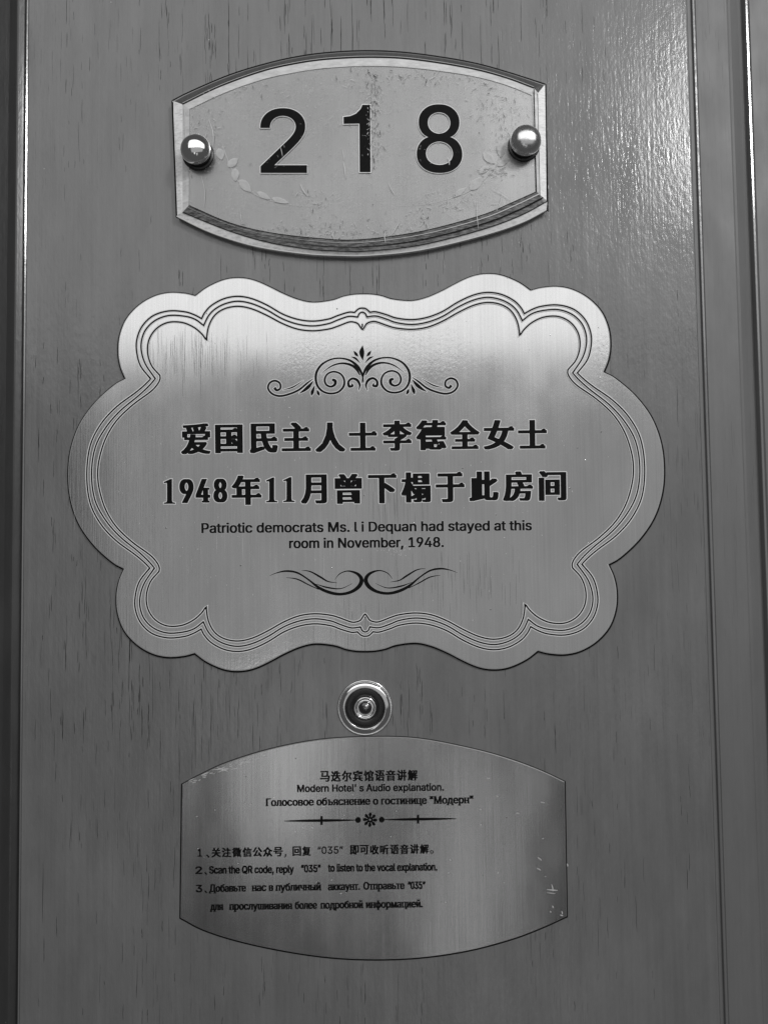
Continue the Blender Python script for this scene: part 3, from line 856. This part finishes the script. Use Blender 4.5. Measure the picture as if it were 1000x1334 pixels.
# ================================================================ AUDIO GUIDE PLATE
gd = thing('audio_guide_plate', P(486, 1105, 0), 'plain steel sign with curved top and bottom and small numbered text, below the peephole', 'sign plate')
arc_t = [(237.3, 1022), (262, 1009), (296, 993.5), (352, 976), (415, 964), (480, 960.2), (545, 962.2), (617, 976), (665, 989.5), (705, 1004.5), (735, 1018.6)]
arc_b = [(738, 1194), (705, 1209), (665, 1224), (610, 1238.5), (550, 1247.5), (490, 1250.2), (430, 1247.5), (370, 1239), (310, 1226), (265, 1211.5), (235.2, 1196)]
ol = [tuple(p) for p in cat(arc_t, 5)] + [tuple(p) for p in cat(arc_b, 5)]
H_G = 3.0
def edge_shade(name, outline, d, h, parent):  # dark sheet added behind a plate to draw its shadow outline
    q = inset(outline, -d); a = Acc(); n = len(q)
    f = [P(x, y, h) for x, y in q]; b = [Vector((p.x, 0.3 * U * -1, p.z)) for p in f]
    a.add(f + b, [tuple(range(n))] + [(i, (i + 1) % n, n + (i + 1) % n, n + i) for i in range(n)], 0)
    a.build(name, ['edge_shade'], parent)
edge_shade('shade_outline', ol, 1.3, 0.5, gd)
edge_shade('shade_outline', [(x + .4, y + .6) for x, y in quadrants(out_segs, 3)], 1.4, 1.0, plq)
edge_shade('shade_outline', [(p[0] + .2, p[1] + 1) for p in outl], 1.2, 0.8, plate)
solid_plate('plate_sheet', ol, 0.6, H_G, ['small', 'edge2'], gd, 0.8, 0.6)
HG = H_G + .4
def line(name, segs, cap, ox, oy, fit='cap', serif=0.0, res=2, slope=-0.014):
    a = Acc()
    for tx, x0, x1, yb in segs:
        cj = any(ord(ch) > 0x2e00 for ch in tx)
        if cj and len(tx) > 1:
            # set every character in its own square
            n = len(tx); pitch = (x1 - x0) / n if tx[-1] not in '，。、' else (x1 - x0) / (n - .55)
            for k, ch in enumerate(tx):
                cx0 = x0 + k * pitch; y_ = yb + slope * (k * pitch)
                if ch == '、': lettering(a, ch, cx0 + pitch * .1, cx0 + pitch * .45, y_ + 1.2, 4.0, HG, .2, .1, slope=0, res=res)
                elif ch == '，': lettering(a, ch, cx0 + pitch * .12, cx0 + pitch * .3, y_ + 1.6, 4.5, HG, .2, .1, slope=0, res=res)
                elif ch == '。': lettering(a, ch, cx0 + pitch * .05, cx0 + pitch * .42, y_, 4.2, HG, .1, .1, slope=0, res=res)
                elif ch.isdigit(): lettering(a, ch, cx0 + pitch * (.15 if ch == '1' else .05), cx0 + pitch * (.6 if ch == '1' else .85), y_ - .3, cap * .82, HG, .4, .2, slope=0, res=res)
                else: lettering(a, ch, cx0 + .6, cx0 + pitch - .6, y_, cap, HG, ox, oy, slope=slope, res=res)
        else:
            lettering(a, tx, x0, x1, yb, cap, HG, ox, oy, fit=fit, slope=slope, serif=serif, res=res)
    return a.build(name, ['ink'], gd)
line('text_line', [('马迭尔宾馆语音讲解', 416, 544.5, 1018.6)], 14.0, .6, .25)
line('text_line', [("Modern Hotel' s Audio explanation.", 387, 578, 1031.8)], 9.0, .45, .2, slope=-.010)
line('text_line', [('Голосовое объяснение о гостинице "Модерн"', 346.5, 616, 1050.2)], 9.8, .6, 0.08, serif=.06)
line('text_line', [('1、', 256, 273, 1116.4), ('关注微信公众号，', 275, 375, 1117), ('回复', 380.4, 405.5, 1115.2), ('即可收听语音讲解。', 455, 565, 1113.6)], 12.3, .55, .2)
line('text_line', [('“035”', 413.7, 446.7, 1112.4)], 9.2, .25, .1)
line('text_line', [('2、', 254, 270, 1139.0)], 12.0, .4, .1)
line('text_line', [('Scan the QR code, reply', 272.5, 383, 1138.2), ('“035”', 392, 418, 1136.4), ('to listen to the vocal explanation.', 427, 569.5, 1135.6)], 9.4, .55, .2, slope=-.011)
line('text_line', [('3、', 254.5, 270, 1163)], 12.0, .4, .1)
line('text_line', [('Добавьте', 272.5, 320.6, 1162.0), ('нас в публичный', 328.4, 418, 1161.0), ('аккаунт.', 427, 469, 1159.8), ('Отправьте', 473, 527, 1159), ('“035”', 531, 554, 1158.4)], 9.6, .6, 0.08, serif=.06)
line('text_line', [('для', 274, 290.7, 1185.8), ('прослушивания', 299, 380.4, 1185.4), ('более', 384, 413, 1184.2), ('подробной', 417.6, 472.7, 1183.8), ('информацией.', 476.6, 550.7, 1183.0)], 9.6, .6, 0.08, serif=.06)
# divider with a small flower
a_ = Acc()
sl = -0.014
def dv(x): return 1068.2 + sl * (x - 482)
for x0, x1 in ((370, 465), (499, 594)):
    xs = [x0 + (x1 - x0) * k / 8 for k in range(9)]
    wmax = 3.6
    ribbon(a_, [(x, dv(x)) for x in xs], [0.5 + (wmax - .8) * math.sin(math.pi * k / 8) ** .8 for k in range(9)], HG)
for x in (418.7, 544.3): ribbon(a_, [(x, dv(x) - 5.6), (x, dv(x) + 5.6)], 3.0, HG + .1)
def disc(acc, x, y, r, h, n=14): poly(acc, [(x + r * math.cos(2 * math.pi * k / n), y + r * math.sin(2 * math.pi * k / n)) for k in range(n)], h)
for x in (466.3, 497.0): disc(a_, x, dv(x), 3.7, HG + .15)
for k in range(8):
    an = k * math.pi / 4 + .05
    q = [(481.8 + r * math.cos(an), 1068.2 + r * math.sin(an)) for r in (2.6, 4.5, 7.0, 9.3)]
    ribbon(a_, q, [1.4, 2.4, 4.2, 2.0], HG + .2 + k * .01)
a_.build('divider_ornament', ['ink'], gd)
a_ = Acc()
n = 16
ri, ro = 1.5, 3.3
v = [P(481.8 + r * math.cos(2 * math.pi * k / n), 1068.2 + r * math.sin(2 * math.pi * k / n), HG + .4) for r in (ri, ro) for k in range(n)]
a_.add(v, [(k, (k + 1) % n, n + (k + 1) % n, n + k) for k in range(n)], 0)
a_.build('flower_centre', ['ink'], gd)
# nicks and scratches in the steel
sc = Acc()
def nick(x, y, dx, dy, w, h=H_G + .25): ribbon(sc, cat([(x, y), (x + dx * .5 + .4, y + dy * .5), (x + dx, y + dy)], 2), [w * .4, w * .8, w, w * .8, w * .3], h)
for x, y, dx, dy, w in ((283, 1000, 14, 5, 1.3), (286, 1005, 12, -4, 1.1), (276, 1003, 22, -2, .9), (300, 1002, 14, -2, .7), (262, 1010, 10, -4, 1.4), (246, 1017, 7, -3, 1.0), (712, 1159, 14, 1, 1.5), (718, 1152, 2, 9, 1.2),
                        (712, 1163, 11, 1, .9), (700, 1117, 5, 4, 1.3), (699, 1131, 5, 3, 1.2), (704, 1045, 5, 1, 1.0), (646, 1037, 3, 1, 1.1), (624, 1054, 3, 1, 1.0), (672, 1059, 4, 1, 1.0), (404, 1077, 4, 2, 1.3), (419, 1050, 4, 1, 1.0),
                        (719, 1180, 1, 3, 1.5), (729, 1192, 4, 1, 1.5), (716, 1187, 1, 2, 1.3), (731, 1187, 1, 4, 1.4), (443, 1164, 2, 0, 1.3), (634, 1014, 4, 0, .9), (585, 1120, 2, 1, 1.2), (738, 995 + 130, 1, 4, 1.6)):
    nick(x, y, dx, dy, w)
for _ in range(30):
    x, y = random.uniform(245, 728), random.uniform(1020, 1190)
    nick(x, y, random.uniform(.5, 2.4), random.uniform(-.8, .8), random.uniform(.4, .9))
for _ in range(26):
    x = random.uniform(245, 345); tt = (x - 486) / 249
    nick(x, 961 + 60 * tt * tt + random.uniform(1.5, 6), random.uniform(2, 7), random.uniform(-2.5, 0), random.uniform(.5, 1.1))
o = sc.build('scratches', ['scratch'], gd); o['kind'] = 'stuff'
sc = Acc()
for _ in range(260):
    u, v_ = random.uniform(-1, 1), random.uniform(-1, 1)
    if u * u + v_ * v_ > .9: continue
    x, y = 476 + u * 350, 614 + v_ * 225
    nick(x, y, random.uniform(-.3, .3), random.uniform(.6, 2.6), random.uniform(.35, .9), H_P + .25)
for _ in range(40): nick(random.gauss(515, 12), random.gauss(716, 4), random.uniform(-1, 1), random.uniform(.6, 2.6), random.uniform(.5, 1.0), H_P + .25)
def brushmark(cx, cy, sx, sy, n, L, i):
    for _ in range(n):
        x, y, l_ = random.gauss(cx, sx), random.gauss(cy, sy), random.uniform(.3, 1) * L
        w = random.uniform(.12, .30)
        ribbon(sc, [(x, y), (x + .1, y + l_ * .5), (x + .25, y + l_)], [.1, w, .1], H_P + .2, i)
brushmark(250, 450, 38, 14, 90, 60, 0); brushmark(260, 450, 40, 14, 50, 50, 1)
brushmark(505, 640, 28, 24, 70, 50, 1); brushmark(590, 740, 60, 20, 60, 40, 1); brushmark(300, 700, 60, 40, 50, 40, 0)
brushmark(470, 800, 30, 12, 40, 40, 1)
o = sc.build('scratches', ['scratch', 'brushdark'], plq); o['kind'] = 'stuff'

for o in bpy.data.objects:
    if '_o' in o: del o['_o']
